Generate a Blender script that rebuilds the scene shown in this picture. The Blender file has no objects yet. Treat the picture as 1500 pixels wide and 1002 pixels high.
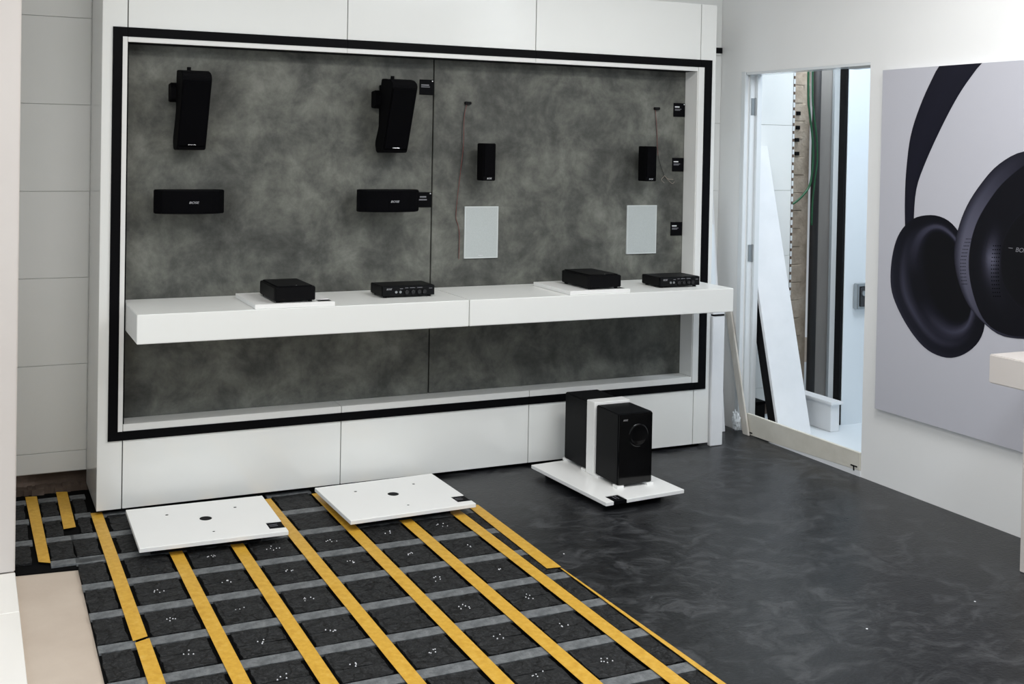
import bpy, bmesh, math, random
from mathutils import Vector, Matrix
random.seed(7)
R = math.radians
scene = bpy.context.scene
col = scene.collection

# ------------------------------------------------------------------ camera
F, PPX, PPY = 1530.46, 575.0, 234.25            # pixels of a 1500 x 1002 frame
YAW, PITCH, ROLL = R(22.1746), R(0.86344), R(-0.98523)
CAM = Vector((-0.394, -4.5904, 1.6169))
fw = Vector((math.sin(YAW)*math.cos(PITCH), math.cos(YAW)*math.cos(PITCH), -math.sin(PITCH)))
rt = Vector((math.cos(YAW), -math.sin(YAW), 0.0))
dn = fw.cross(rt)
c_, s_ = math.cos(ROLL), math.sin(ROLL)
RT = rt*c_ + dn*s_
DN = dn*c_ - rt*s_
cd = bpy.data.cameras.new('camera'); cam = bpy.data.objects.new('camera', cd); col.objects.link(cam)
cam.matrix_world = Matrix(((RT.x, -DN.x, -fw.x, CAM.x), (RT.y, -DN.y, -fw.y, CAM.y), (RT.z, -DN.z, -fw.z, CAM.z), (0, 0, 0, 1)))
cd.sensor_fit = 'HORIZONTAL'; cd.sensor_width = 36.0
cd.lens = F/1500*36
cd.shift_x = (750-PPX)/1500
cd.shift_y = -(501-PPY)/1500
cd.clip_start = 0.05
scene.camera = cam
def ray(px, py): return RT*((px-PPX)/F) + DN*((py-PPY)/F) + fw
def onX(px, py, X): d = ray(px, py); return CAM + d*((X-CAM.x)/d.x)
def onY(px, py, Y): d = ray(px, py); return CAM + d*((Y-CAM.y)/d.y)
def onZ(px, py, Z): d = ray(px, py); return CAM + d*((Z-CAM.z)/d.z)

# ------------------------------------------------------------------ world and light
scene.view_settings.view_transform = 'Standard'
scene.view_settings.look = 'None'
scene.view_settings.gamma = 1.0
scene.view_settings.use_curve_mapping = False
scene.view_settings.exposure = 0.0
w = bpy.data.worlds.new('world'); scene.world = w; w.use_nodes = True
w.node_tree.nodes['Background'].inputs[0].default_value = (0.86, 0.93, 1.0, 1)
w.node_tree.nodes['Background'].inputs[1].default_value = 0.42
def area(name, loc, size, power, color, rot=(0, 0, 0), sy=None, spread=180):
    l = bpy.data.lights.new(name, 'AREA'); l.energy = power; l.color = color
    l.shape = 'RECTANGLE'; l.size = size; l.size_y = sy or size; l.spread = R(spread)
    o = bpy.data.objects.new(name, l); o.location = loc; o.rotation_euler = rot; col.objects.link(o)
    return o
area('ceiling_light_shop_a', (0.3, -2.0, 2.97), 1.2, 29, (1.0, 0.99, 0.97), sy=0.6)
area('ceiling_light_shop_b', (2.4, -1.9, 2.97), 1.2, 35, (1.0, 0.99, 0.975), sy=0.6)
area('ceiling_light_shop_c', (-0.4, -3.2, 2.97), 1.2, 18, (1.0, 0.985, 0.955), sy=0.6)
area('ceiling_light_shop_d', (3.0, -3.2, 2.97), 1.2, 40, (0.88, 0.94, 1.0), sy=0.6)
area('cool_fill_left', (-2.7, -3.7, 1.5), 3.0, 57, (0.84, 0.92, 1.0), rot=(R(90), 0, R(-76)), sy=2.2)  # unseen cool fill added to brighten the right wall, no window modelled
area('back_room_daylight_fill', (4.35, -0.9, 2.7), 0.8, 27, (0.80, 0.90, 1.0), sy=0.8)  # added unseen lamp standing in for daylight beyond the doorway
area('shaft_fill_light', (4.62, 0.42, 2.9), 0.25, 13, (0.92, 0.96, 1.0), sy=0.25)  # extra lamp added out of view to brighten the cavity by the masonry

# ------------------------------------------------------------------ materials
def lin(c):
    return tuple(((v/255)/12.92 if v/255 <= 0.04045 else ((v/255+0.055)/1.055)**2.4) for v in c) + (1,)
def newmat(name, rgb, rough=0.5, metal=0.0, spec=0.5, coat=0.0):
    m = bpy.data.materials.new(name); m.use_nodes = True
    b = m.node_tree.nodes['Principled BSDF']
    b.inputs['Base Color'].default_value = lin(rgb)
    b.inputs['Roughness'].default_value = rough
    b.inputs['Metallic'].default_value = metal
    b.inputs['Specular IOR Level'].default_value = spec
    b.inputs['Coat Weight'].default_value = coat
    b.inputs['Coat Roughness'].default_value = 0.08
    return m
def mottled(name, stops, scale, rough=0.5, detail=8, distort=0.0, bump=0.0, bscale=60, spec=0.5, stretch=(1, 1, 1), rough_var=0.0, nrough=0.55):
    """noise driven colour ramp; stops = [(pos, rgb), ...]"""
    m = newmat(name, stops[0][1], rough, spec=spec)
    nt = m.node_tree; N = nt.nodes; L = nt.links; b = N['Principled BSDF']
    tc = N.new('ShaderNodeTexCoord'); mp = N.new('ShaderNodeMapping'); mp.inputs['Scale'].default_value = stretch
    L.new(tc.outputs['Object'], mp.inputs['Vector'])
    n = N.new('ShaderNodeTexNoise'); n.inputs['Scale'].default_value = scale; n.inputs['Detail'].default_value = detail
    n.inputs['Roughness'].default_value = nrough; n.inputs['Distortion'].default_value = distort
    L.new(mp.outputs[0], n.inputs['Vector'])
    r = N.new('ShaderNodeValToRGB'); e = r.color_ramp.elements
    while len(e) < len(stops): e.new(0.5)
    for k, (p, c) in enumerate(stops): e[k].position = p; e[k].color = lin(c)
    L.new(n.outputs['Fac'], r.inputs[0]); L.new(r.outputs[0], b.inputs['Base Color'])
    if rough_var:
        mr = N.new('ShaderNodeMapRange'); mr.inputs[1].default_value = 0.3; mr.inputs[2].default_value = 0.7
        mr.inputs[3].default_value = rough-rough_var; mr.inputs[4].default_value = rough+rough_var
        L.new(n.outputs['Fac'], mr.inputs[0]); L.new(mr.outputs[0], b.inputs['Roughness'])
    if bump:
        n2 = N.new('ShaderNodeTexNoise'); n2.inputs['Scale'].default_value = bscale; n2.inputs['Detail'].default_value = 4
        L.new(mp.outputs[0], n2.inputs['Vector'])
        bp = N.new('ShaderNodeBump'); bp.inputs['Strength'].default_value = bump; bp.inputs['Distance'].default_value = 0.01
        L.new(n2.outputs['Fac'], bp.inputs['Height']); L.new(bp.outputs[0], b.inputs['Normal'])
    return m
M = {}
M['gloss_white'] = newmat('gloss_white', (232, 233, 230), 0.16, coat=0.3)
M['shelf_white'] = newmat('shelf_white', (234, 235, 232), 0.3)
M['plate_white'] = newmat('plate_white', (240, 240, 238), 0.28)
M['rim_white'] = newmat('rim_white', (226, 226, 223), 0.35)
M['frame_black'] = newmat('frame_black', (6, 6, 8), 0.55, spec=0.08)
M['carcass'] = newmat('carcass', (40, 40, 40), 0.7)
M['panel_wall'] = mottled('panel_wall', [(0.35, (234, 236, 233)), (0.65, (240, 241, 239))], 1.3, 0.25)
M['paint'] = mottled('paint', [(0.3, (238, 238, 237)), (0.7, (241, 241, 240))], 2.0, 0.6, bump=0.03, bscale=180)
M['column'] = mottled('column', [(0.3, (205, 198, 193)), (0.7, (211, 205, 200))], 2.0, 0.55)
M['ceiling'] = newmat('ceiling', (235, 235, 232), 0.8)
M['stone_panel'] = mottled('stone_panel', [(0.32, (56, 57, 54)), (0.45, (79, 80, 76)), (0.55, (98, 99, 93)), (0.70, (124, 125, 118))], 4.6, 0.6, detail=11, distort=0.2, bump=0.04, bscale=50, nrough=0.68, spec=0.3)
M['vinyl'] = mottled('vinyl', [(0.36, (12, 13, 15)), (0.5, (29, 30, 32)), (0.64, (64, 65, 67))], 6.5, 0.36, detail=12, distort=0.9, bump=0.14, bscale=70, rough_var=0.10, stretch=(1, 1.5, 1), nrough=0.76, spec=0.36)
M['underlay'] = mottled('underlay', [(0.34, (9, 9, 10)), (0.5, (28, 29, 30)), (0.68, (60, 61, 62))], 24, 0.65, detail=10, distort=2.0, bump=1.0, bscale=55, nrough=0.78, spec=0.3)
nt = M['underlay'].node_tree; N_ = nt.nodes          # split lines in the rubber mats
vo = N_.new('ShaderNodeTexVoronoi'); vo.feature = 'DISTANCE_TO_EDGE'; vo.inputs['Scale'].default_value = 13
tc = N_.new('ShaderNodeTexCoord'); nz = N_.new('ShaderNodeTexNoise'); nz.inputs['Scale'].default_value = 18
mx = N_.new('ShaderNodeMixRGB'); mx.blend_type = 'ADD'; mx.inputs[0].default_value = 0.06
oi = N_.new('ShaderNodeObjectInfo'); ad = N_.new('ShaderNodeVectorMath'); ad.operation = 'ADD'
nt.links.new(tc.outputs['Object'], ad.inputs[0]); nt.links.new(oi.outputs['Location'], ad.inputs[1])
nt.links.new(ad.outputs[0], nz.inputs['Vector']); nt.links.new(ad.outputs[0], mx.inputs[1]); nt.links.new(nz.outputs['Color'], mx.inputs[2]); nt.links.new(mx.outputs[0], vo.inputs['Vector'])
mr = N_.new('ShaderNodeMapRange'); mr.inputs[1].default_value = 0.012; mr.inputs[2].default_value = 0.05; mr.inputs[3].default_value = 0.12; mr.inputs[4].default_value = 1.0
nt.links.new(vo.outputs['Distance'], mr.inputs[0])
ml = N_.new('ShaderNodeMixRGB'); ml.blend_type = 'MULTIPLY'; ml.inputs[0].default_value = 1.0
b_ = N_['Principled BSDF']; src = b_.inputs['Base Color'].links[0].from_socket
nt.links.new(src, ml.inputs[1]); nt.links.new(mr.outputs[0], ml.inputs[2]); nt.links.new(ml.outputs[0], b_.inputs['Base Color'])
M['underlay_base'] = newmat('underlay_base', (7, 7, 8), 0.9, spec=0.1)
M['underlay_strip'] = mottled('underlay_strip', [(0.3, (72, 75, 77)), (0.5, (98, 101, 103)), (0.72, (124, 127, 128))], 38, 0.6, detail=8, bump=0.3, bscale=90, nrough=0.7)
M['tape'] = mottled('tape', [(0.3, (194, 146, 44)), (0.55, (208, 162, 58)), (0.8, (218, 180, 92))], 40, 0.45, detail=6, bump=0.08, bscale=120)
M['slab'] = mottled('slab', [(0.3, (186, 171, 156)), (0.6, (198, 184, 169)), (0.8, (206, 193, 179))], 3.0, 0.7, detail=7, bump=0.05, bscale=60)
M['dirty_base'] = mottled('dirty_base', [(0.35, (74, 62, 54)), (0.55, (100, 86, 76)), (0.75, (165, 148, 138))], 3.2, 0.9, detail=6, bump=0.3, bscale=30)
M['tile_white'] = newmat('tile_white', (240, 237, 231), 0.3)
M['speaker_black'] = newmat('speaker_black', (3, 3, 5), 0.65, spec=0.08)
M['grille_black'] = mottled('grille_black', [(0.45, (3, 3, 5)), (0.55, (7, 7, 9))], 400, 0.8, detail=2, bump=0.2, bscale=500, spec=0.05)
M['amp_black'] = newmat('amp_black', (5, 5, 7), 0.5, spec=0.15)
M['sub_black'] = newmat('sub_black', (12, 13, 15), 0.5, spec=0.15)
M['piano_black'] = newmat('piano_black', (5, 5, 6), 0.1, spec=0.4)
M['badge'] = newmat('badge', (205, 205, 208), 0.3, metal=0.6)
M['print_white'] = newmat('print_white', (225, 225, 228), 0.6)
M['print_grey'] = newmat('print_grey', (120, 120, 126), 0.6)
M['card_black'] = newmat('card_black', (8, 8, 11), 0.6, spec=0.06)
M['knob'] = newmat('knob', (26, 26, 28), 0.4)
M['wire_red'] = newmat('wire_red', (116, 50, 44), 0.5)
M['wire_black'] = newmat('wire_black', (25, 24, 24), 0.5)
M['copper'] = newmat('copper', (170, 160, 150), 0.4, metal=0.7)
M['grille_white'] = mottled('grille_white', [(0.45, (172, 178, 177)), (0.55, (182, 188, 187))], 500, 0.6, detail=2)
M['grille_bezel'] = newmat('grille_bezel', (198, 203, 202), 0.5)
M['metal'] = newmat('metal', (170, 174, 176), 0.32, metal=0.8)
M['door_frame'] = newmat('door_frame', (226, 230, 232), 0.18, coat=0.4)
M['cream_board'] = mottled('cream_board', [(0.35, (208, 204, 192)), (0.65, (218, 214, 203))], 9, 0.5)
M['white_board'] = mottled('white_board', [(0.3, (226, 228, 230)), (0.7, (236, 237, 239))], 5, 0.4)
M['wood_slat'] = mottled('wood_slat', [(0.3, (196, 190, 180)), (0.7, (216, 211, 203))], 14, 0.6, stretch=(4, 4, 0.6))
M['masonry'] = mottled('masonry', [(0.35, (172, 158, 142)), (0.55, (196, 182, 166)), (0.75, (212, 202, 188))], 9, 0.9, detail=8, bump=0.5, bscale=40)
M['masonry_dark'] = newmat('masonry_dark', (96, 80, 70), 0.9)
M['grey_sheet'] = mottled('grey_sheet', [(0.3, (150, 147, 144)), (0.7, (166, 163, 160))], 3, 0.5, stretch=(3, 3, 0.5))
M['blue_sheet'] = mottled('blue_sheet', [(0.3, (172, 178, 182)), (0.7, (184, 190, 194))], 3, 0.5, stretch=(3, 3, 0.5))
M['dark_pipe'] = newmat('dark_pipe', (52, 52, 54), 0.5)
M['green_cable'] = newmat('green_cable', (34, 96, 64), 0.45)
M['rubber'] = newmat('rubber', (8, 8, 10), 0.7, spec=0.2)
M['back_white'] = newmat('back_white', (226, 232, 236), 0.45)
M['poster'] = newmat('poster', (190, 190, 198), 0.5, spec=0.2)
M['plastic_film'] = newmat('plastic_film', (200, 204, 206), 0.3)
m = newmat('poster_print', (20, 20, 34), 0.5, spec=0.25); at = m.node_tree.nodes.new('ShaderNodeAttribute'); at.attribute_name = 'print'
m.node_tree.links.new(at.outputs['Color'], m.node_tree.nodes['Principled BSDF'].inputs['Base Color']); M['poster_print'] = m

# ------------------------------------------------------------------ builders
W = {}
def tag(o, label=None, cat=None, group=None, kind=None):
    if label: o['label'] = label
    if cat: o['category'] = cat
    if group: o['group'] = group
    if kind: o['kind'] = kind
    return o
def empty(name, loc, label, cat, group=None):
    o = bpy.data.objects.new(name, None); col.objects.link(o); o.location = loc; o.empty_display_size = 0.05
    W[o] = Vector(loc); return tag(o, label, cat, group)
def obj(name, bm, mat, parent=None, bevel=0.0, smooth=False, seg=2):
    if bevel:
        bmesh.ops.bevel(bm, geom=bm.edges[:], offset=bevel, segments=seg, affect='EDGES', clamp_overlap=True)
    bmesh.ops.recalc_face_normals(bm, faces=bm.faces[:])
    if parent is not None: org = W[parent]
    else:
        xs = [v.co for v in bm.verts]
        org = Vector(((min(v.x for v in xs)+max(v.x for v in xs))/2, (min(v.y for v in xs)+max(v.y for v in xs))/2, min(v.z for v in xs)))
    bmesh.ops.translate(bm, verts=bm.verts[:], vec=-org)
    me = bpy.data.meshes.new(name); bm.to_mesh(me); bm.free()
    if smooth:
        for p in me.polygons: p.use_smooth = True
    me.materials.append(M[mat])
    o = bpy.data.objects.new(name, me); col.objects.link(o); W[o] = org
    if parent is not None: o.parent = parent
    else: o.location = org
    return o
def box(x0, x1, y0, y1, z0, z1, bm=None):
    bm = bm or bmesh.new()
    v = [bm.verts.new((x, y, z)) for z in (z0, z1) for x, y in ((x0, y0), (x1, y0), (x1, y1), (x0, y1))]
    for f in ((3, 2, 1, 0), (4, 5, 6, 7), (0, 1, 5, 4), (1, 2, 6, 5), (2, 3, 7, 6), (3, 0, 4, 7)): bm.faces.new([v[i] for i in f])
    return bm
def prism(pts, a0, a1, axis='z', bm=None):
    """closed polygon pts extruded from a0 to a1; axis z: (x,y); axis x: (y,z); axis y: (x,z)"""
    bm = bm or bmesh.new()
    def P(p, a): return {'z': (p[0], p[1], a), 'x': (a, p[0], p[1]), 'y': (p[0], a, p[1])}[axis]
    A = [bm.verts.new(P(p, a0)) for p in pts]; B = [bm.verts.new(P(p, a1)) for p in pts]
    bm.faces.new(A[::-1]); bm.faces.new(B); n = len(pts)
    for i in range(n): bm.faces.new((A[i], A[(i+1) % n], B[(i+1) % n], B[i]))
    return bm
def cyl(c, r, h, axis='z', n=24, bm=None, r2=None):
    bm = bm or bmesh.new(); c = Vector(c)
    rot = {'z': Matrix.Identity(3), 'x': Matrix.Rotation(R(90), 3, 'Y'), 'y': Matrix.Rotation(R(-90), 3, 'X')}[axis]
    rings = []
    for a, rr in ((0, r), (h, r if r2 is None else r2)):
        rings.append([bm.verts.new(c + rot @ Vector((rr*math.cos(2*math.pi*i/n), rr*math.sin(2*math.pi*i/n), a))) for i in range(n)])
    bm.faces.new(rings[0][::-1]); bm.faces.new(rings[1])
    for i in range(n): bm.faces.new((rings[0][i], rings[0][(i+1) % n], rings[1][(i+1) % n], rings[1][i]))
    return bm
def smooth_path(P, k=6):
    P = [Vector(p) for p in P]; out = []
    Q = [P[0]*2-P[1]] + P + [P[-1]*2-P[-2]]
    for i in range(1, len(Q)-2):
        for j in range(k):
            t = j/k; a, b, c, d = Q[i-1], Q[i], Q[i+1], Q[i+2]
            out.append(0.5*((2*b)+(c-a)*t+(2*a-5*b+4*c-d)*t*t+(3*b-a-3*c+d)*t**3))
    out.append(P[-1]); return out
def tube(P, r, n=6, k=6, bm=None):
    bm = bm or bmesh.new(); P = smooth_path(P, k); rings = []
    for i, p in enumerate(P):
        t = (P[min(i+1, len(P)-1)]-P[max(i-1, 0)]).normalized()
        u = t.cross(Vector((0.3, 1, 0.1))).normalized(); v = t.cross(u)
        rings.append([bm.verts.new(p+u*r*math.cos(2*math.pi*j/n)+v*r*math.sin(2*math.pi*j/n)) for j in range(n)])
    for a, b in zip(rings, rings[1:]):
        for j in range(n): bm.faces.new((a[j], a[(j+1) % n], b[(j+1) % n], b[j]))
    bm.faces.new(rings[0][::-1]); bm.faces.new(rings[-1]); return bm
def rotz(bm, c, a):
    bmesh.ops.rotate(bm, verts=bm.verts[:], cent=Vector(c), matrix=Matrix.Rotation(a, 3, 'Z')); return bm
def text_bm(s, size, mat4, shear=0.0, depth=0.0004):
    cu = bpy.data.curves.new('t', 'FONT'); cu.body = s; cu.size = size; cu.shear = shear; cu.extrude = depth
    cu.align_x = 'CENTER'; cu.align_y = 'CENTER'
    o = bpy.data.objects.new('t', cu); col.objects.link(o); bpy.context.view_layer.update()
    me = bpy.data.meshes.new_from_object(o.evaluated_get(bpy.context.evaluated_depsgraph_get()))
    bm = bmesh.new(); bm.from_mesh(me); bmesh.ops.transform(bm, matrix=mat4, verts=bm.verts[:])
    bpy.data.objects.remove(o); bpy.data.meshes.remove(me); bpy.data.curves.remove(cu)
    return bm
def facing_y(loc, tilt=0.0, spin=0.0):      # lettering read by someone looking towards +Y
    return Matrix.Translation(loc) @ Matrix.Rotation(R(90)+tilt, 4, 'X') @ Matrix.Rotation(spin, 4, 'Z')
def struct(name, bm, mat, **k):
    return tag(obj(name, bm, mat, **k), kind='structure')
def kids(o): return [c for c in bpy.data.objects if c.parent == o]
def dup(o, loc, label, parent=None):
    c = o.copy(); col.objects.link(c); c.parent = parent
    if parent is None: c.location = loc; c['label'] = label
    for k in kids(o): dup(k, None, None, c)
    return c

# ------------------------------------------------------------------ setting: floor
ZF = -0.015                                     # bare slab; the underlay brings the walking level to 0
XW = 3.736                                      # right wall face
YB = 0.41                                       # tiled back wall face
floor = struct('floor', box(-3.0, 7.0, -6.0, 2.5, ZF-0.1, ZF), 'slab')
# black vinyl covering on the right
obj('vinyl_sheet', prism([(1.738, -0.02), (1.738, 0.42), (XW+0.02, 0.42), (XW+0.02, -4.6), (1.742, -4.6), (1.730, -1.6)], ZF+0.001, 0.003, 'z'), 'vinyl', floor)
obj('underlay_backing', prism([(0.012, -0.515), (-0.212, -0.495), (-0.212, 0.40), (1.735, 0.40), (1.735, -3.2), (-0.012, -3.2)], ZF+0.0005, -0.009, 'z'), 'underlay_base', floor)
TX = [0.117, 0.358, 0.601, 0.846, 1.093, 1.344, 1.591]; TW = 0.05
PER = 0.2465; YS0 = -0.712; SH = 0.026; GP = 0.006
def tile_mesh(wd, dp, mat, th, crumple=0.0):
    bm = bmesh.new(); nx, ny = (5, 5) if crumple else (1, 1)
    g = [[bm.verts.new((wd*(i/nx-0.5)+(random.uniform(-1, 1)*crumple if crumple else 0), dp*(j/ny-0.5)+(random.uniform(-1, 1)*crumple if crumple else 0),
          th-(0.0008 if (crumple and (i in (0, nx) or j in (0, ny))) else 0)+(random.uniform(-1, 1)*crumple*0.35 if crumple else 0))) for j in range(ny+1)] for i in range(nx+1)]
    for i in range(nx):
        for j in range(ny): bm.faces.new((g[i][j], g[i+1][j], g[i+1][j+1], g[i][j+1]))
    rim = [g[i][0] for i in range(nx)]+[g[nx][j] for j in range(ny)]+[g[i][ny] for i in range(nx, 0, -1)]+[g[0][j] for j in range(ny, 0, -1)]
    low = [bm.verts.new((v.co.x, v.co.y, 0)) for v in rim]; n = len(rim)
    for i in range(n): bm.faces.new((rim[i], low[i], low[(i+1) % n], rim[(i+1) % n]))
    me = bpy.data.meshes.new('underlay_tile'); bm.to_mesh(me); bm.free(); me.materials.append(M[mat]); return me
mcache = {}
def piece(name, x0, x1, y0, y1, mat, th, crumple=0.0):
    key = (name, round(x1-x0, 3), round(y1-y0, 3), random.randint(0, 2) if crumple else 0)
    if key not in mcache: mcache[key] = tile_mesh(x1-x0, y1-y0, mat, th, crumple)
    o = bpy.data.objects.new(name, mcache[key]); col.objects.link(o); o.parent = floor
    o.location = Vector(((x0+x1)/2, (y0+y1)/2, -0.009)) - W[floor]
    return o
cols = [(0.012, 0.107)] + [(TX[i]+TW+0.016, TX[i+1]-0.013) for i in range(6)] + [(TX[6]+TW+0.010, 1.722)]
rivets = bmesh.new()
def rivet_cluster(cx, cy, n):
    for _ in range(n):
        a = random.uniform(0, 6.28); d = random.uniform(0.007, 0.026)
        x, y = cx+d*math.cos(a)*1.1, cy+d*math.sin(a)*0.9
        cyl((x, y, -0.0012), 0.0028, 0.0028, n=6, bm=rivets, r2=0.0018)
for k in range(-9, 3):
    ys = YS0+k*PER+PER                              # strip centre
    y1 = ys-SH-GP; y0 = ys-PER+SH+GP                # tile row in front of that strip
    for ci, (x0, x1) in enumerate(cols):
        if ys > -0.45 and ci == 0: continue
        if y1 > 0.05: continue
        if ys < 0.03: piece('underlay_strip', x0-(0.004 if ci == 0 else 0.022), x1+(0.010 if ci == 7 else 0.020), ys-SH, ys+SH, 'underlay_strip', 0.0075)
        if y1-y0 > 0.1 and y1 < 0.03 and not (ci == 0 and y1 > -0.45):
            if ci in (0, 7): piece('underlay_tile', x0, x1, y0, y1, 'underlay', 0.009, 0.0030)
            else:
                h = (x0+x1)/2+random.uniform(-0.012, 0.012); g = (y0+y1)/2+random.uniform(-0.015, 0.015)
                if random.random() < 0.72:
                    piece('underlay_tile', x0, x1, y0, g-0.0012, 'underlay', 0.009, 0.0030); piece('underlay_tile', x0, x1, g+0.0012, y1, 'underlay', 0.009, 0.0030)
                else:
                    piece('underlay_tile', x0, x1, y0, y1, 'underlay', 0.009, 0.0030)
            if 0 < ci < 7 and ys < -0.4 and random.random() < 0.85: rivet_cluster((x0+x1)/2, (y0+y1)/2, random.choice((4, 5, 6)))
# the bit of underlay in the recess beside the display unit
for ys in (0.29, 0.043, -0.2035, -0.452):
    for x0, x1 in ((-0.205, -0.147), (-0.076, -0.011), (0.058, 0.106)) if ys > 0 else ((-0.205, -0.147), (-0.076, 0.012), (0.018, 0.106)):
        if ys > -0.4 or x0 > -0.1: piece('underlay_strip', x0-0.006, x1+0.012, ys-SH, ys+SH, 'underlay_strip', 0.0075)
        if ys > -0.4: piece('underlay_tile', x0, x1, max(ys-PER+SH+GP, -0.48), ys-SH-GP, 'underlay', 0.009, 0.0030)
ro = obj('screw_heads', rivets, 'print_white', floor); ro['kind'] = 'stuff'; ro['label'] = 'tiny pale screw heads in the black underlay'
# pale tiles at the far left
for y0, y1 in ((-0.838, -0.492), (-1.62, -0.842), (-2.4, -1.624)):
    obj('floor_tile', box(-1.2, -0.2115, y0, y1, ZF, 0.0), 'tile_white', floor, bevel=0.0015, seg=1)

# ------------------------------------------------------------------ setting: walls
wall_back = struct('wall_back', box(-3.0, 4.285, YB+0.006, YB+0.12, 0.08, 3.0), 'panel_wall')
zj = [0.082, 0.176, 0.577, 0.977, 1.375, 1.773, 2.172, 2.57, 2.97]
for a, b in zip(zj, zj[1:]):
    for x0, x1 in ((-2.26, -1.063), (-1.06, 0.133), (0.136, 0.9), (2.9, 3.734), (3.83, 4.283)):
        obj('wall_panel', box(x0, x1, YB, YB+0.0065, a+0.0012, b-0.0012), 'panel_wall', wall_back, bevel=0.0008, seg=1)
struct('wall_base', box(-3.0, 4.28, YB+0.04, YB+0.12, ZF, 0.08), 'dirty_base')
# ledge of rubble left under the cladding
bm = bmesh.new(); n = 26
for i in range(n):
    x = -0.28+i*0.42/(n-1); h = 0.012+0.012*random.random()
    box(x-0.01, x+0.01, 0.385+0.02*random.random(), YB+0.045, ZF+0.002, h, bm)
tag(obj('rubble', bm, 'dirty_base'), 'crumbled brown screed under the tiled wall beside the display', 'rubble', kind='stuff')
struct('wall_left', box(-1.6, -0.212, -0.49, -0.2, 0.0, 3.0), 'column', bevel=0.004)
struct('ceiling', box(-3.0, 7.0, -6.0, 2.5, 3.0, 3.1), 'ceiling')
DY0, DY1, DZ, TH = -0.692, 0.205, 2.062, 0.095
wr = box(XW, XW+TH, DY1, YB+0.02, ZF, 3.0)
box(XW, XW+TH, -4.4, DY0, ZF, 3.0, wr); box(XW, XW+TH, DY0, DY1, DZ, 3.0, wr)
struct('wall_right', wr, 'paint')
# dark slot at the top of the back wall beside the unit
tag(obj('trim_1', box(3.36, XW-0.001, YB-0.006, YB+0.0, 2.186, 2.219), 'rubber'), kind='structure')

# ------------------------------------------------------------------ doorway
door = struct('door_1', box(XW-0.003, XW+0.022, DY1-0.004, DY1+0.028, ZF, DZ+0.006), 'door_frame', bevel=0.002)
W[door] = Vector(door.location)
obj('jamb_lining', box(XW+0.03, XW+TH, DY1-0.012, DY1+0.004, ZF, DZ), 'door_frame', door, bevel=0.0015)
obj('jamb_stop', box(XW+0.066, XW+TH+0.004, DY1-0.03, DY1-0.012, ZF, DZ-0.002), 'door_frame', door, bevel=0.0015)
obj('head_lining', box(XW+0.0, XW+TH, DY0, DY1-0.012, DZ-0.014, DZ+0.002), 'door_frame', door, bevel=0.0015)
obj('head_bracket', box(XW+0.004, XW+0.05, DY0+0.005, DY0+0.14, DZ-0.026, DZ-0.013), 'metal', door, bevel=0.001)
for z in (1.868, 1.026):
    h = obj('hinge', box(XW+0.036, XW+0.060, DY1-0.017, DY1-0.011, z-0.048, z+0.048), 'metal', door, bevel=0.001)
    obj('hinge_pin', cyl((XW+0.064, DY1-0.018, z-0.05), 0.005, 0.1, n=10), 'metal', h)
# threshold
struct('trim_2', prism([(-0.05, 0.0035), (-0.692, 0.0035), (-0.692, 0.0335), (-0.10, 0.0095)], XW-0.005, XW+0.05, 'x'), 'white_board')
tb = empty('threshold_board', (XW, -0.29, 0.0), 'cream board set on edge across the foot of the doorway', 'board')
obj('board', prism([(0.128, 0.004), (0.128, 0.122), (-0.69, 0.122), (-0.69, 0.034), (-0.10, 0.010)], XW-0.006, XW+0.012, 'x'), 'cream_board', tb, bevel=0.0015)
for y, z in ((0.095, 0.016), (-0.655, 0.046)):
    c = box(XW-0.009, XW-0.005, y-0.02, y+0.02, z, z+0.006); box(XW-0.009, XW-0.005, y-0.002, y+0.004, z-0.02, z+0.002, c)
    obj('clip', c, 'rubber', tb)

# ------------------------------------------------------------------ room beyond the doorway
tag(obj('back_room_floor', box(XW+TH, 6.4, -2.6, 1.6, ZF+0.001, 0.002), 'back_white'), kind='structure')
struct('wall_partition', box(4.405, 6.4, 0.095, 0.20, 0.002, 3.0), 'back_white')
struct('trim_3', box(4.385, 4.404, 0.098, 0.142, 0.003, 2.99), 'rubber')
mas = struct('wall_masonry', box(4.3, 4.64, 0.64, 0.80, 0.0, 3.0), 'masonry')
for i, z in enumerate([0.2+0.115*j for j in range(22)]):        # broken brick ends
    L = 0.03+0.03*random.random()
    obj('brick', box(4.50+0.01*random.random(), 4.54+L, 0.634-0.004*random.random(), 0.64, z, z+0.112), 'masonry', mas, bevel=0.003, seg=1)
for px, py in ((1170, 166), (1169, 187), (1168, 205), (1168, 225)):
    p = onY(px, py, 0.625); obj('socket_hole', box(p.x-0.016, p.x+0.014, 0.622, 0.64, p.z-0.012, p.z+0.012), 'rubber', mas)
tag(obj('back_room_wall_end', box(5.2, 6.4, -2.6, -2.5, 0.0, 3.0), 'back_white'), kind='structure')
struct('wall_far', box(5.9, 6.0, -2.5, 0.095, 0.0, 3.0), 'back_white')
# perforated edge bead on the end of the back wall
bd = empty('corner_bead', (4.286, YB, 0.0), 'perforated white metal corner bead on the raw wall edge in the doorway', 'corner bead')
bb = bmesh.new(); z = 0.06
while z < 2.95:
    box(4.284, 4.297, YB-0.003, YB-0.001, z, z+0.030, bb); z += 0.048
obj('bead_backing', box(4.2835, 4.2965, YB-0.0009, YB+0.0008, 0.06, 2.95), 'masonry_dark', bd)
box(4.286, 4.298, YB+0.001, YB+0.014, 0.06, 2.95, bb)
obj('bead_strip', bb, 'door_frame', bd)
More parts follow.
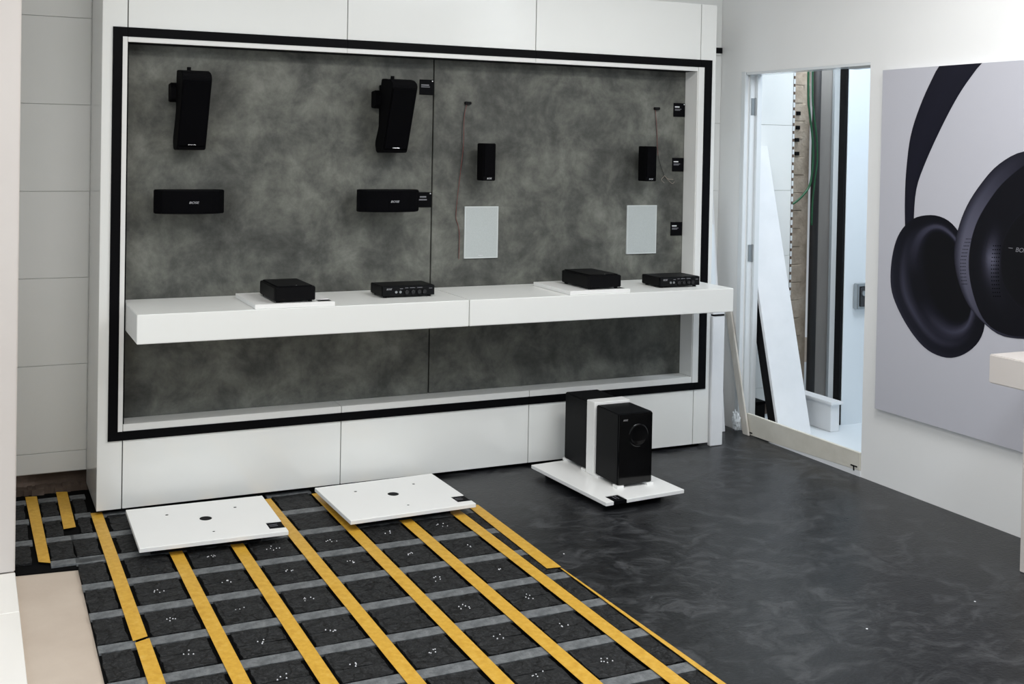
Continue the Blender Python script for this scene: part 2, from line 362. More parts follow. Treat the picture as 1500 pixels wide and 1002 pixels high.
# grey sheet, pipe, cables
tag(obj('sheet_panel', box(4.685, 4.83, 0.60, 0.62, 0.003, 2.98), 'grey_sheet', bevel=0.002), 'tall grey sheet panel standing deep behind the doorway', 'panel')
tag(obj('sheet_panel', box(4.78, 5.1, 0.586, 0.5985, 0.003, 2.98), 'blue_sheet', bevel=0.002), 'bluish metal sheet next to the black edge strip behind the doorway', 'panel')
tag(obj('pipe', cyl((4.655, 0.60, 0.003), 0.026, 2.98, n=16), 'dark_pipe', smooth=True), 'dark grey vertical pipe between raw masonry and grey sheet', 'pipe')
for dx, lab in ((0.0, 'green cable sweeping to the left below the bend, nearest the masonry'), (0.016, 'green cable hanging close along the dark pipe')):
    pts = [onY(px, py, 0.545)+Vector((dx*1.4, -dx*0.8, 0)) for px, py in ((1184, 70), (1184, 120), (1186, 165), (1190, 200), (1191, 235), (1187, 268))]
    pts[0] = Vector((pts[0].x, pts[0].y, 2.996))
    if dx == 0.0: pts += [onY(px, py, 0.53) for px, py in ((1178, 284), (1164, 297), (1150, 303))]
    else: pts += [onY(1190, 300, 0.54), onY(1189, 330, 0.545)]
    tag(obj('cable', tube(pts, 0.0075 if dx == 0 else 0.006), 'green_cable', smooth=True), lab, 'cable', 'green cables behind the doorway')
# junction box on the white partition
jb = empty('junction_box', (4.53, 0.095, 0.685), 'small grey metal socket box on the pale wall inside the doorway', 'socket box')
obj('housing', box(4.475, 4.60, 0.060, 0.0945, 0.69, 0.84), 'metal', jb, bevel=0.004)
obj('cover', box(4.49, 4.585, 0.054, 0.060, 0.705, 0.825), 'dark_pipe', jb, bevel=0.003)
k = cyl((4.515, 0.046, 0.785), 0.016, 0.008, 'y', 16); cyl((4.55, 0.046, 0.74), 0.016, 0.008, 'y', 16, k); obj('socket', k, 'metal', jb)
# low upstand
up = empty('upstand', (4.25, 0.2, 0.0), 'low white upstand with a capped top inside the doorway', 'upstand')
obj('face', box(4.225, 4.29, -0.005, YB-0.012, 0.003, 0.16), 'white_board', up, bevel=0.002)
obj('cap', box(4.212, 4.30, -0.022, YB-0.012, 0.16, 0.178), 'white_board', up, bevel=0.003)
# leaning boards inside the doorway
def leaning(name, p_low, p_high, width_vec, thick_vec, mat, label, cat='board', group=None):
    """plank between two centre points, given its half width and its thickness"""
    bm = bmesh.new(); a, b, wv, tv = Vector(p_low), Vector(p_high), Vector(width_vec), Vector(thick_vec); V = []
    for p in (a, b):
        V += [bm.verts.new(p+s*wv+t*tv) for s, t in ((-1, 0), (1, 0), (1, 1), (-1, 1))]
    for f in ((3, 2, 1, 0), (4, 5, 6, 7), (0, 1, 5, 4), (1, 2, 6, 5), (2, 3, 7, 6), (3, 0, 4, 7)): bm.faces.new([V[i] for i in f])
    return tag(obj(name, bm, mat, bevel=0.0015), label, cat, group)
lb = empty('leaning_board', (3.957, 0.04, 0.0025), 'wide white board with a thick black back leaning in the doorway', 'board')
def slab_part(name, a, b, hw, tv, mat):
    bm = bmesh.new(); V = []
    for p in (Vector(a), Vector(b)):
        V += [bm.verts.new(p+Vector((s*hw, 0, 0))+Vector(tv)*t) for s, t in ((-1, 0), (1, 0), (1, 1), (-1, 1))]
    for f in ((3, 2, 1, 0), (4, 5, 6, 7), (0, 1, 5, 4), (1, 2, 6, 5), (2, 3, 7, 6), (3, 0, 4, 7)): bm.faces.new([V[i] for i in f])
    obj(name, bm, mat, lb, bevel=0.0015)
slab_part('face_board', (3.957, -0.018, 0.008), (3.957, 0.386, 1.645), 0.114, (0, 0.018, -0.0044), 'white_board')
slab_part('black_backing', (3.957, 0.003, 0.020), (3.957, 0.272, 1.09), 0.112, (0, 0.06, -0.015), 'rubber')
cb = empty('crate', (3.895, 0.30, 0.002), 'small black box on the floor just inside the left door jamb', 'box')
obj('crate_body', box(3.84, 3.95, 0.22, 0.38, 0.0025, 0.135), 'rubber', cb, bevel=0.003); obj('crate_lid', box(3.836, 3.954, 0.216, 0.384, 0.1355, 0.15), 'card_black', cb, bevel=0.002)

# ------------------------------------------------------------------ corner between unit and right wall
cs = empty('edge_panel', (3.40, -0.01, 0.0), 'short cream panel standing on the floor against the right end of the display', 'panel')
obj('board', box(3.364, 3.446, -0.014, 0.012, 0.004, 0.712), 'white_board', cs, bevel=0.003)
obj('top_slot', box(3.370, 3.440, -0.0145, 0.010, 0.7125, 0.722), 'rubber', cs)
obj('top_cap', box(3.366, 3.444, -0.012, 0.012, 0.7225, 0.76), 'white_board', cs)
leaning('wood_slat', (3.585, 0.20, 0.004), (3.615, 0.384, 1.36), (0.060, 0, 0), (0, 0.012, 0.001), 'white_board', 'long pale slat leaning into the corner behind the shelf end', 'slat', 'slats in the corner')
leaning('wood_slat', (3.53, 0.15, 0.004), (3.52, 0.24, 1.19), (0.045, 0, 0), (0, 0.012, 0.001), 'back_white', 'bluish white slat in the corner, shorter and in front of the long pale one', 'slat', 'slats in the corner')
leaning('wood_slat', (3.71, 0.108, 0.004), (3.72, 0.29, 0.68), (0, 0.024, 0), (0.012, 0, 0), 'wood_slat', 'bare wooden slat leaning against the right wall beside the threshold', 'slat', 'slats in the corner')
bm = bmesh.new(); bmesh.ops.create_icosphere(bm, subdivisions=3, radius=1.0)
for v in bm.verts:
    f = 0.6+0.4*random.random(); v.co = Vector((3.682+v.co.x*0.024*f, 0.155+v.co.y*0.03*f, 0.075+v.co.z*0.072*f))
tag(obj('plastic_film', bm, 'plastic_film'), 'crumpled clear plastic film on the floor in the corner', 'plastic film')

# ------------------------------------------------------------------ display unit
U0, U1, UT, UB = 0.135, 3.359, 2.398, 0.022
S1, S2, S3, S4 = 0.241, 1.240, 2.242, 3.257
unit = empty('display_unit', (1.75, 0.2, 0.0), 'wide white wall display unit with a black framed niche of dark stone panels', 'display unit')
bm = box(U0+0.016, S1-0.004, 0.018, 0.40, UB+0.004, UT-0.004)
box(S4-0.014, U1-0.016, 0.018, 0.40, UB+0.004, UT-0.004, bm); box(S1, S4-0.016, 0.018, 0.40, 2.06, UT-0.004, bm)
box(S1, S4-0.016, 0.018, 0.40, UB+0.004, 0.355, bm); box(S1, S4-0.016, 0.12, 0.40, 0.355, 2.06, bm)
obj('carcass', bm, 'carcass', unit)
obj('plinth', box(U0+0.03, U1-0.03, 0.04, 0.38, ZF+0.001, UB+0.003), 'rubber', unit)
obj('side_panel', box(U0, U0+0.016, 0.018, 0.405, UB, UT), 'gloss_white', unit, bevel=0.001)
obj('side_panel', box(U1-0.016, U1, 0.018, 0.405, UB, UT), 'gloss_white', unit, bevel=0.001)
g = 0.0022
obj('stile', box(U0, S1-g, 0.0, 0.017, UB, UT), 'gloss_white', unit, bevel=0.001)
obj('stile', box(S4+g, U1, 0.0, 0.017, UB, UT), 'gloss_white', unit, bevel=0.001)
for a, b in ((S1, S2), (S2, S3), (S3, S4)):
    obj('front_panel', box(a+g, b-g, 0.0, 0.017, 2.06, UT), 'gloss_white', unit, bevel=0.001)
    obj('front_panel', box(a+g, b-g, 0.0, 0.017, UB, 0.356), 'gloss_white', unit, bevel=0.001)
FX0, FX1, FZ0, FZ1 = 0.178, 3.331, 0.319, 2.099          # black frame, outer
IX0, IX1, IZ0, IZ1 = 0.2195, 3.281, 0.3575, 2.059        # black frame, inner
for a, b in ((FX0, S1), (S1, S2), (S2, S3), (S3, S4), (S4, FX1)):
    e0 = 0.0 if a == FX0 else 0.0007; e1 = 0.0 if b == FX1 else 0.0007
    obj('frame_bar', box(a+e0, b-e1, -0.006, -0.0005, IZ1, FZ1), 'frame_black', unit)
    obj('frame_bar', box(a+e0, b-e1, -0.006, -0.0005, FZ0, IZ0), 'frame_black', unit)
obj('frame_post', box(FX0, IX0, -0.006, -0.0005, IZ0, IZ1), 'frame_black', unit)
obj('frame_post', box(IX1, FX1, -0.006, -0.0005, IZ0, IZ1), 'frame_black', unit)
# white rim and niche lining
obj('rim', box(IX0, S1-0.001, -0.004, 0.004, IZ0, IZ1), 'rim_white', unit)
obj('rim', box(3.243, IX1, -0.004, 0.004, IZ0, IZ1), 'rim_white', unit)
obj('niche_side', box(3.238, 3.2425, 0.0, 0.10, 0.389, 2.037), 'rim_white', unit)
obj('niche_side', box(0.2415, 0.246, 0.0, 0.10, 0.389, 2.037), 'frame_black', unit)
for a, b in ((S1, S2), (S2, S3), (S3, 3.2425)):
    obj('niche_sill', box(a+0.0015, b-0.0015, -0.003, 0.115, IZ0, 0.388), 'rim_white', unit, bevel=0.001)
    obj('niche_head', box(a+0.0007, b-0.0007, -0.003, 0.014, 2.037, IZ1), 'rim_white', unit, bevel=0.001)
obj('shaded_soffit', box(0.2415, 3.2425, 0.0145, 0.118, 2.0415, 2.058), 'carcass', unit)  # dark strip: shade under the niche head put into the colour
obj('stone_panel', box(0.246, 1.7265, 0.10, 0.117, 0.389, 2.036), 'stone_panel', unit, bevel=0.001)
obj('stone_panel', box(1.7335, 3.2375, 0.10, 0.117, 0.389, 2.036), 'stone_panel', unit, bevel=0.001)

# ------------------------------------------------------------------ shelf
ZS = 0.912; YSF = -0.325
tag(obj('display_shelf', box(0.247, 1.7345, YSF, 0.0985, 0.792, ZS), 'shelf_white', bevel=0.0025), 'left half of the thick white floating shelf across the niche', 'shelf', 'shelf halves in the niche')
tag(obj('display_shelf', box(1.7385, 3.2365, YSF, 0.0985, 0.792, ZS), 'shelf_white', bevel=0.0025), 'right half of the thick white floating shelf across the niche', 'shelf', 'shelf halves in the niche')

# ------------------------------------------------------------------ wall speakers
def outdoor_speaker(x, label):
    t = empty('wall_speaker', (x, 0.1, 1.575), label, 'speaker', 'tilted speakers high on the stone panels')
    prof = [(0.0, 1.577), (-0.006, 1.592), (-0.062, 1.74), (-0.116, 1.876), (-0.118, 1.888), (-0.108, 1.903), (-0.085, 1.915), (-0.04, 1.923), (0.022, 1.926), (0.030, 1.90), (0.026, 1.82), (0.030, 1.745), (0.056, 1.69), (0.092, 1.632), (0.095, 1.612), (0.084, 1.584), (0.072, 1.575)]
    hw = 0.0635
    obj('cabinet', prism(prof, x-hw, x+hw, 'x'), 'speaker_black', t, bevel=0.003)
    gp = [(-0.003, 1.588), (-0.0155, 1.596), (-0.064, 1.727), (-0.115, 1.858), (-0.121, 1.872), (-0.1135, 1.876), (-0.062, 1.74), (-0.006, 1.592)]
    obj('grille', prism(gp, x-hw+0.006, x+hw-0.006, 'x'), 'grille_black', t)
    bk = obj('bracket', prism([(0.0995, 1.79), (0.0995, 1.868), (0.05, 1.872), (0.03, 1.85), (0.03, 1.80), (0.06, 1.786)], x-hw-0.022, x-hw+0.03, 'x'), 'speaker_black', t, bevel=0.003)
    obj('wall_plate', box(x-0.045, x+0.03, 0.088, 0.0995, 1.70, 1.90), 'speaker_black', bk, bevel=0.002)
    obj('knob', cyl((x-0.012, 0.012, 1.922), 0.009, 0.018, n=14), 'speaker_black', t)
    lg = text_bm('BOSE', 0.015, facing_y((x+0.0, -0.0165, 1.602), tilt=R(-20)), 0.25)
    bm2 = box(x-0.022, x+0.022, -0.0135, -0.0125, 1.597, 1.607)
    obj('badge', lg, 'badge', t); bm2.free()
    return t
o1 = outdoor_speaker(0.5195, 'tilted black speaker on the stone panel, the one nearest the left end of the niche')
dup(o1, (1.4865, 0.1, 1.575), 'tilted black speaker beside the panel joint, with a black card at its right')

def wide_speaker(x, label):
    t = empty('bar_speaker', (x, 0.1, 1.296), label, 'speaker', 'wide low speakers under the tilted ones')
    plan = [(x-0.135, 0.055), (x+0.135, 0.055), (x+0.153, 0.03), (x+0.154, 0.0), (x+0.125, -0.03), (x+0.085, -0.046), (x+0.03, -0.055), (x-0.03, -0.055), (x-0.085, -0.046), (x-0.125, -0.03), (x-0.154, 0.0), (x-0.153, 0.03)]
    obj('cabinet', prism(plan, 1.297, 1.401, 'z'), 'speaker_black', t, bevel=0.003)
    gp = [(x-0.150, -0.006), (x-0.125, -0.030), (x-0.085, -0.046), (x-0.03, -0.055), (x+0.03, -0.055), (x+0.085, -0.046), (x+0.125, -0.030), (x+0.150, -0.006)]
    gp2 = [(a, b-0.004) for a, b in gp]
    obj('grille', prism(gp+gp2[::-1], 1.303, 1.395, 'z'), 'grille_black', t)
    obj('mount', box(x-0.05, x+0.05, 0.055, 0.0995, 1.315, 1.385), 'speaker_black', t, bevel=0.002)
    obj('badge', text_bm('BOSE', 0.0135, facing_y((x+0.006, -0.0598, 1.347)) @ Matrix.Diagonal((1.35, 1, 1, 1)), 0.3), 'badge', t)
    return t
o1 = wide_speaker(0.5165, 'wide low black speaker below the leftmost tilted speaker')
dup(o1, (1.462, 0.1, 1.296), 'wide low black speaker left of the panel joint, touching a black card')

def cube_speaker(x, label):
    t = empty('small_speaker', (x, 0.1, 1.445), label, 'speaker', 'small upright speakers on the right stone panel')
    obj('cabinet', box(x-0.0345, x+0.0345, -0.016, 0.052, 1.445, 1.629), 'speaker_black', t, bevel=0.003)
    obj('grille', box(x-0.030, x+0.030, -0.021, -0.016, 1.468, 1.624), 'grille_black', t, bevel=0.0015)
    obj('mount', box(x+0.002, x+0.030, 0.052, 0.0995, 1.50, 1.57), 'speaker_black', t)
    obj('badge', text_bm('BOSE', 0.011, facing_y((x, -0.0167, 1.456)), 0.3), 'badge', t)
    return t
o1 = cube_speaker(1.985, 'small upright black speaker above the white grille near the panel joint')
dup(o1, (2.940, 0.1, 1.445), 'small upright black speaker with wire ends dangling at its right side')

def white_grille(x0, x1, label):
    t = empty('wall_grille', ((x0+x1)/2, 0.1, 1.052), label, 'grille', 'flush white speaker grilles')
    obj('mesh_face', box(x0+0.004, x1-0.004, 0.0925, 0.0965, 1.056, 1.308), 'grille_white', t)
    bm = box(x0, x0+0.005, 0.0915, 0.0995, 1.052, 1.312); box(x1-0.005, x1, 0.0915, 0.0995, 1.052, 1.312, bm)
    box(x0+0.005, x1-0.005, 0.0915, 0.0995, 1.052, 1.057, bm); box(x0+0.005, x1-0.005, 0.0915, 0.0995, 1.307, 1.312, bm)
    obj('bezel', bm, 'grille_bezel', t)
    obj('badge', box((x0+x1)/2-0.014, (x0+x1)/2+0.010, 0.0918, 0.0926, 1.064, 1.067), 'badge', t)
white_grille(1.909, 2.097, 'flush white rectangular grille beside the long hanging red wire')
white_grille(2.872, 3.061, 'flush white rectangular grille near the right end of the niche')

# black information cards
def card(x, z, label, lines, pin=True):
    t = empty('info_card', (x, 0.0998, z-0.037), label, 'info card', 'black information cards on the stone panels')
    obj('card', box(x-0.0375, x+0.0375, 0.0955, 0.0997, z-0.037, z+0.037), 'card_black', t, bevel=0.0008, seg=1)
    for dx0, dx1, dz, th, m in lines:
        obj('print_line', box(x+dx0, x+dx1, 0.0949, 0.0956, z+dz-th/2, z+dz+th/2), m, t)
    if pin: obj('pin', cyl((x+0.030, 0.0935, z+0.030), 0.003, 0.003, 'y', 10), 'print_white', t)
LA = [(-0.03, 0.012, 0.010, 0.006, 'print_grey'), (-0.03, 0.016, 0.001, 0.004, 'print_grey')]
LB = [(-0.03, 0.0, 0.016, 0.006, 'print_white'), (-0.03, 0.012, 0.004, 0.003, 'print_grey'), (-0.03, 0.004, -0.002, 0.003, 'print_grey')]
card(1.6905, 1.899, 'black card right of the tilted speaker, at the top of the panel joint', LA)
card(1.6895, 1.347, 'black card right of the wide speaker, beside the panel joint', [(-0.026, 0.008, 0.014, 0.007, 'print_grey'), (-0.03, 0.012, 0.0, 0.006, 'print_grey')])
card(3.1985, 1.830, 'topmost black card at the right end of the niche', LB)
card(3.1975, 1.532, 'middle black card of the three at the right end of the niche', LB, False)
card(3.1955, 1.182, 'lowest black card at the right end, beside the white grille', LB, False)

# wires and their outlets
def wire_set(pts_a, pts_b, gx, gz, lab):
    t = empty('speaker_wire', (gx, 0.0998, gz), lab, 'wire', 'speaker wires hanging from the stone panels')
    obj('outlet', box(gx-0.017, gx+0.017, 0.084, 0.0998, gz-0.008, gz+0.006), 'rubber', t, bevel=0.002)
    obj('red_wire', tube([onY(a, b, 0.090) for a, b in pts_a], 0.0011), 'wire_red', t)
    obj('black_wire', tube([onY(a, b, 0.093) for a, b in pts_b], 0.0011), 'wire_black', t)
    return t
wire_set([(684, 152), (680, 172), (679, 210), (676, 240), (670, 290), (668, 318), (671, 330), (673, 345), (672, 380)],
         [(682, 152), (678, 180), (676.5, 205), (679, 228), (674, 255), (669, 300), (667, 319), (671.5, 333), (672, 350), (671, 378)],
         1.915, 1.829, 'long red and black wire hanging from a small outlet right of the panel joint')
t = wire_set([(960, 160), (962, 185), (963, 215), (964, 228)], [(959, 160), (961, 185), (964, 225), (967, 240), (973, 257), (976, 263)],
         3.048, 1.834, 'short wire hanging from a small outlet behind the rightmost small speaker')
bm = tube([onY(a, b, 0.088) for a, b in ((973, 257), (978, 262), (986, 263))], 0.0018); tube([onY(a, b, 0.088) for a, b in ((973, 257), (980, 265), (985, 269), (988, 266))], 0.0016, bm=bm)
tube([onY(a, b, 0.088) for a, b in ((973, 258), (969, 263), (973, 268))], 0.0016, bm=bm)
obj('bare_ends', bm, 'copper', t)

# ------------------------------------------------------------------ things on the shelf
def base_board(x0, x1, y0, y1, label):
    t = empty('display_board', ((x0+x1)/2, (y0+y1)/2, ZS+0.0003), label, 'display board', 'thin white boards under the amplifiers')
    n0 = y0+0.02; n1 = y0+0.085
    obj('board', prism([(x0, y0), (x1, y0), (x1, n0), (x1-0.07, n0), (x1-0.07, n1), (x1, n1), (x1, y1), (x0, y1)], ZS+0.0005, ZS+0.0195, 'z'), 'plate_white', t, bevel=0.0012, seg=1)
    obj('card', box(x1-0.069, x1-0.001, n0+0.001, n1-0.001, ZS+0.010, ZS+0.016), 'card_black', t)
base_board(0.735, 1.09, -0.318, 0.03, 'thin white board under the amplifier on the left half of the shelf')
base_board(2.272, 2.612, -0.318, 0.03, 'thin white board under the amplifier on the right half of the shelf')
def feet(t, x0, x1, y0, y1, z0, h, r=0.009):
    for x in (x0+0.02, x1-0.02):
        for y in (y0+0.02, y1-0.02): obj('foot', cyl((x, y, z0), r, h, n=12), 'rubber', t)
def plain_amp(x0, x1, label):
    zb = ZS+0.0202; y0, y1 = -0.306, -0.05
    t = empty('amplifier', ((x0+x1)/2, (y0+y1)/2, zb), label, 'amplifier', 'plain black amplifiers on white boards')
    feet(t, x0, x1, y0, y1, zb, 0.009)
    plan = [(x0+0.004, y0+0.0), (x1-0.004, y0), (x1, y0+0.006), (x1, y1-0.01), (x1-0.01, y1), (x0+0.01, y1), (x0, y1-0.01), (x0, y0+0.006)]
    obj('case', prism(plan, zb+0.008, zb+0.066, 'z'), 'amp_black', t, bevel=0.003)
    cp = [(x0+0.012, y0+0.012), (x1-0.012, y0+0.012), (x1-0.012, y1-0.012), (x0+0.012, y1-0.012)]
    obj('top_cover', prism(cp, zb+0.066, zb+0.071, 'z'), 'amp_black', t, bevel=0.002)
    obj('indicator', cyl(((x0+x1)/2+0.01, y0+0.02, zb+0.0705), 0.0028, 0.0012, n=10), 'badge', t)
    return t
plain_amp(0.823, 1.006, 'plain black amplifier on a white board on the left half of the shelf')
plain_amp(2.382, 2.569, 'plain black amplifier on a white board on the right half of the shelf')
def knob_amp(x0, x1, y0, y1, label):
    zb = ZS+0.0003
    t = empty('mixer_amplifier', ((x0+x1)/2, (y0+y1)/2, zb), label, 'amplifier', 'black amplifiers with a row of knobs')
    feet(t, x0, x1, y0, y1, zb, 0.008)
    obj('case', box(x0, x1, y0+0.006, y1, zb+0.007, zb+0.054), 'amp_black', t, bevel=0.003)
    f = obj('front_panel', box(x0+0.001, x1-0.001, y0, y0+0.006, zb+0.008, zb+0.053), 'sub_black', t, bevel=0.0015)
    Wd = x1-x0
    obj('badge', text_bm('BOSE', 0.011, facing_y((x0+Wd*0.125, y0-0.0006, zb+0.040)), 0.3), 'badge', f)
    for u in (0.45, 0.57, 0.69, 0.79): obj('knob', cyl((x0+Wd*u, y0-0.011, zb+0.026), 0.0095, 0.011, 'y', 16), 'knob', t)
    for u in (0.26, 0.34):
        obj('jack', cyl((x0+Wd*u, y0-0.002, zb+0.026), 0.006, 0.002, 'y', 12), 'metal', t)
    for u0, u1, zz in ((0.33, 0.39, 0.041), (0.43, 0.49, 0.044), (0.52, 0.62, 0.044), (0.66, 0.76, 0.044), (0.89, 0.95, 0.039)):
        obj('print_line', box(x0+Wd*u0, x0+Wd*u1, y0-0.0006, y0+0.001, zb+zz-0.0012, zb+zz+0.0012), 'print_grey', f)
    return t
knob_amp(1.368, 1.630, -0.172, -0.02, 'black amplifier with a row of knobs on the left half of the shelf')
knob_amp(2.856, 3.102, -0.226, -0.07, 'black amplifier with a row of knobs at the right end of the shelf')

# ------------------------------------------------------------------ plates on the floor
PW, PD, PT, PB = 0.590, 0.446, 0.050, 0.033
HOLES = ((0.006, 0.022, 0.026, 'grommet'), (-0.140, 0.112, 0.0075, 'screw'), (0.149, 0.114, 0.0075, 'screw'), (0.009, -0.133, 0.006, 'screw'))
def plate(cx, cy, ang, label, holes, with_card):
    t = empty('floor_plate', (cx, cy, 0.003), label, 'base plate', 'white base plates on the floor')
    a, b = PW/2, PD/2
    pts = [(-a, -b), (a, -b), (a, -b+0.043), (a-0.068, -b+0.043), (a-0.068, -b+0.117), (a, -b+0.117), (a, b), (-a, b)]
    bm = prism([(cx+x, cy+y) for x, y in pts], PB, PT, 'z')
    bmesh.ops.bevel(bm, geom=bm.edges[:], offset=0.0012, segments=1, affect='EDGES')
    rotz(bm, (cx, cy, 0), ang); o = obj('plate', bm, 'plate_white', t)
    if holes:
        hb = bmesh.new()
        for hx, hy, hr, nm_ in HOLES:
            cyl((cx+hx, cy+hy, PB-0.01), hr, 0.04, n=24, bm=hb)
        rotz(hb, (cx, cy, 0), ang); c = obj('cutter', hb, 'rubber', t)
        md = o.modifiers.new('cut', 'BOOLEAN'); md.object = c; md.solver = 'EXACT'
        bpy.context.view_layer.update()
        me = bpy.data.meshes.new_from_object(o.evaluated_get(bpy.context.evaluated_depsgraph_get()))
        o.modifiers.clear(); o.data = me; bpy.data.objects.remove(c)
        for hx, hy, hr, nm_ in HOLES: obj(nm_, rotz(cyl((cx+hx, cy+hy, PB+0.001), hr-0.0006, PT-PB-0.0022, n=24), (cx, cy, 0), ang), 'rubber', t)
    obj('support', rotz(box(cx-a+0.05, cx+a-0.10, cy-b+0.05, cy+b-0.05, 0.0032, PB-0.0003), (cx, cy, 0), ang), 'rubber', t)
    if with_card:
        c = rotz(box(cx+a-0.066, cx+a-0.002, cy-b+0.045, cy-b+0.115, PT-0.016, PT-0.002), (cx, cy, 0), ang); cc = obj('card', c, 'card_black', t)
        for q in (0.03, 0.045):
            obj('print_line', rotz(box(cx+a-0.058, cx+a-0.025, cy-b+0.045+q, cy-b+0.048+q, PT-0.0021, PT-0.0014), (cx, cy, 0), ang), 'print_grey', cc)
    return t
plate(0.534, -0.331, R(-1.3), 'white base plate with holes, the one lying nearest the left column', True, True)
plate(1.386, -0.308, R(1.6), 'white base plate with holes, the middle one of the three on the floor', True, True)
plate(2.438, -0.395, R(-86), 'white base plate carrying the black subwoofers', False, True)

# ------------------------------------------------------------------ subwoofers
ZP = PT+0.0004
def subwoofer(x0, x1, y0, y1, label, front):
    t = empty('subwoofer', ((x0+x1)/2, (y0+y1)/2, ZP), label, 'subwoofer', 'black subwoofers on the white plate')
    ztop = 0.392
    obj('cabinet', box(x0, x1, y0+(0.006 if front else 0), y1, ZP+0.012, ztop), 'sub_black', t, bevel=0.004)
    if front:
        f = obj('front_panel', box(x0+0.003, x1-0.003, y0, y0+0.006, ZP+0.015, ztop-0.004), 'piano_black', t, bevel=0.002)
        # flared round port: a lathe set into the panel
        bm = bmesh.new(); cx, cz = (x0+x1)/2+0.014, 0.288; rings = []
        for r, yy in ((0.054, 0.0), (0.051, -0.0025), (0.047, -0.0030), (0.043, -0.0022), (0.036, -0.0008), (0.020, -0.0004)):
            rings.append([bm.verts.new((cx+r*math.cos(2*math.pi*i/40), y0+yy, cz+r*math.sin(2*math.pi*i/40))) for i in range(40)])
        for a, b in zip(rings, rings[1:]):
            for i in range(40): bm.faces.new((a[i], a[(i+1) % 40], b[(i+1) % 40], b[i]))
        bm.faces.new(rings[-1])
        obj('port', bm, 'piano_black', f, smooth=True)
        obj('badge', text_bm('BOSE', 0.0105, facing_y((x0+0.034, y0-0.0006, 0.362)), 0.3), 'badge', f)
    for x in (x0+0.012, x1-0.012):
        for y in (y0+0.014, y1-0.014): obj('foot', box(x-0.018, x+0.018, y-0.018, y+0.018, ZP, ZP+0.0118), 'plate_white', t)
subwoofer(2.395, 2.583, -0.562, -0.374, 'front black subwoofer with a glossy face and round port', True)
subwoofer(2.393, 2.581, -0.295, -0.098, 'rear black subwoofer between the white divider and the display', False)
dv = empty('divider', (2.488, -0.335, ZP), 'upright white divider board between the two black subwoofers', 'divider')
obj('board', box(2.388, 2.588, -0.369, -0.302, ZP, 0.402), 'plate_white', dv, bevel=0.002)

# ------------------------------------------------------------------ yellow tapes
def tape(pts, label, z=0.0012):
    return tag(obj('yellow_tape', prism(pts, z, z+0.0012, 'z'), 'tape'), label, 'tape', 'yellow tapes on the black underlay')
def strip(x, y0, y1, label, sk=0.0, wd=TW): tape([(x, y0), (x+wd, y0+sk), (x+wd-0.001, y1), (x-0.001, y1)], label)
tape([(0.116, 0.045), (0.164, 0.040), (0.167, -1.172), (0.118, -1.190)], 'first yellow tape of the large field, running from the display corner to a tear')
tape([(0.122, -1.205), (0.170, -1.188), (0.170, -3.0), (0.117, -3.0)], 'yellow tape in the foreground continuing past the tear in the leftmost long tape', 0.0016)
nm = ['second', 'third', 'fourth', 'fifth', 'sixth', 'seventh']
for i in range(1, 7):
    w2 = TW+(0.001*i if i < 6 else 0.004)
    tape([(TX[i]-0.002, -0.03), (TX[i]+w2-0.002, -0.03), (TX[i]+w2, -3.0), (TX[i], -3.0)], '%s long yellow tape on the underlay, counted from the display corner' % nm[i-1])
tape([(1.697, -0.42), (1.749, -0.42), (1.737, -1.150), (1.678, -1.142)], 'short yellow tape along the edge of the black vinyl', 0.0032)
tape([(1.728, -1.16), (1.734, -1.16), (1.748, -2.15), (1.724, -2.15)], 'thin sliver of yellow tape running forward along the vinyl edge', 0.0032)
tape([(-0.135, 0.352), (-0.086, 0.345), (-0.083, -0.450), (-0.125, -0.425)], 'short yellow tape in the recess, the one nearer the left column')
tape([(-0.001, 0.375), (0.047, 0.365), (0.042, -0.098), (-0.007, -0.106)], 'shortest yellow tape in the recess, beside the display side')

# ------------------------------------------------------------------ small debris
for (px, py), s, lab in (((1428, 882), 0.004, 'white chip on the black floor nearest the right wall'), ((1270, 922), 0.004, 'white chip in the middle of the black floor'), ((826, 812), 0.0035, 'white chip on the black floor beside the short yellow tape')):
    p = onZ(px, py, 0.003); bm = bmesh.new(); bmesh.ops.create_icosphere(bm, subdivisions=1, radius=s)
    for v in bm.verts: v.co = Vector((v.co.x*random.uniform(0.8, 1.2), v.co.y*random.uniform(0.8, 1.2), v.co.z*0.5))+Vector((p.x, p.y, 0.0032+s*0.5))
    tag(obj('paint_chip', bm, 'print_white'), lab, 'chip', 'white chips on the vinyl')

# ------------------------------------------------------------------ poster on the right wall
PX = XW-0.028
pA, pB = onX(1293, 102, PX), onX(1282, 600, PX)
PTOP, PBOT, PL = 2.016, 0.372, pA.y
poster = empty('wall_poster', (XW, -1.5, PBOT), 'large grey poster of black headphones on the right wall', 'poster')
obj('poster_board', box(PX, XW-0.0005, -2.45, PL, PBOT, PTOP), 'poster', poster, bevel=0.001, seg=1)
def px2(pts): return [(lambda p: (p.y, p.z))(onX(a, b, PX)) for a, b in pts]
def resample(pts, n, closed=True):
    P = [Vector((a, b, 0)) for a, b in pts]
    if closed:
        Q = []
        m = len(P)
        for i in range(m):
            a, b, c, d = P[(i-1) % m], P[i], P[(i+1) % m], P[(i+2) % m]
            for j in range(12):
                t = j/12; Q.append(0.5*((2*b)+(c-a)*t+(2*a-5*b+4*c-d)*t*t+(3*b-a-3*c+d)*t**3))
        Q.append(Q[0])
    else: Q = smooth_path(P, 12)
    L = [0.0]
    for a, b in zip(Q, Q[1:]): L.append(L[-1]+(b-a).length)
    out = []; j = 0
    for i in range(n):
        s = L[-1]*i/(n if closed else n-1)
        while j < len(L)-2 and L[j+1] < s: j += 1
        t = (s-L[j])/max(1e-9, L[j+1]-L[j]); p = Q[j].lerp(Q[j+1], t); out.append((p.x, p.y))
    return out
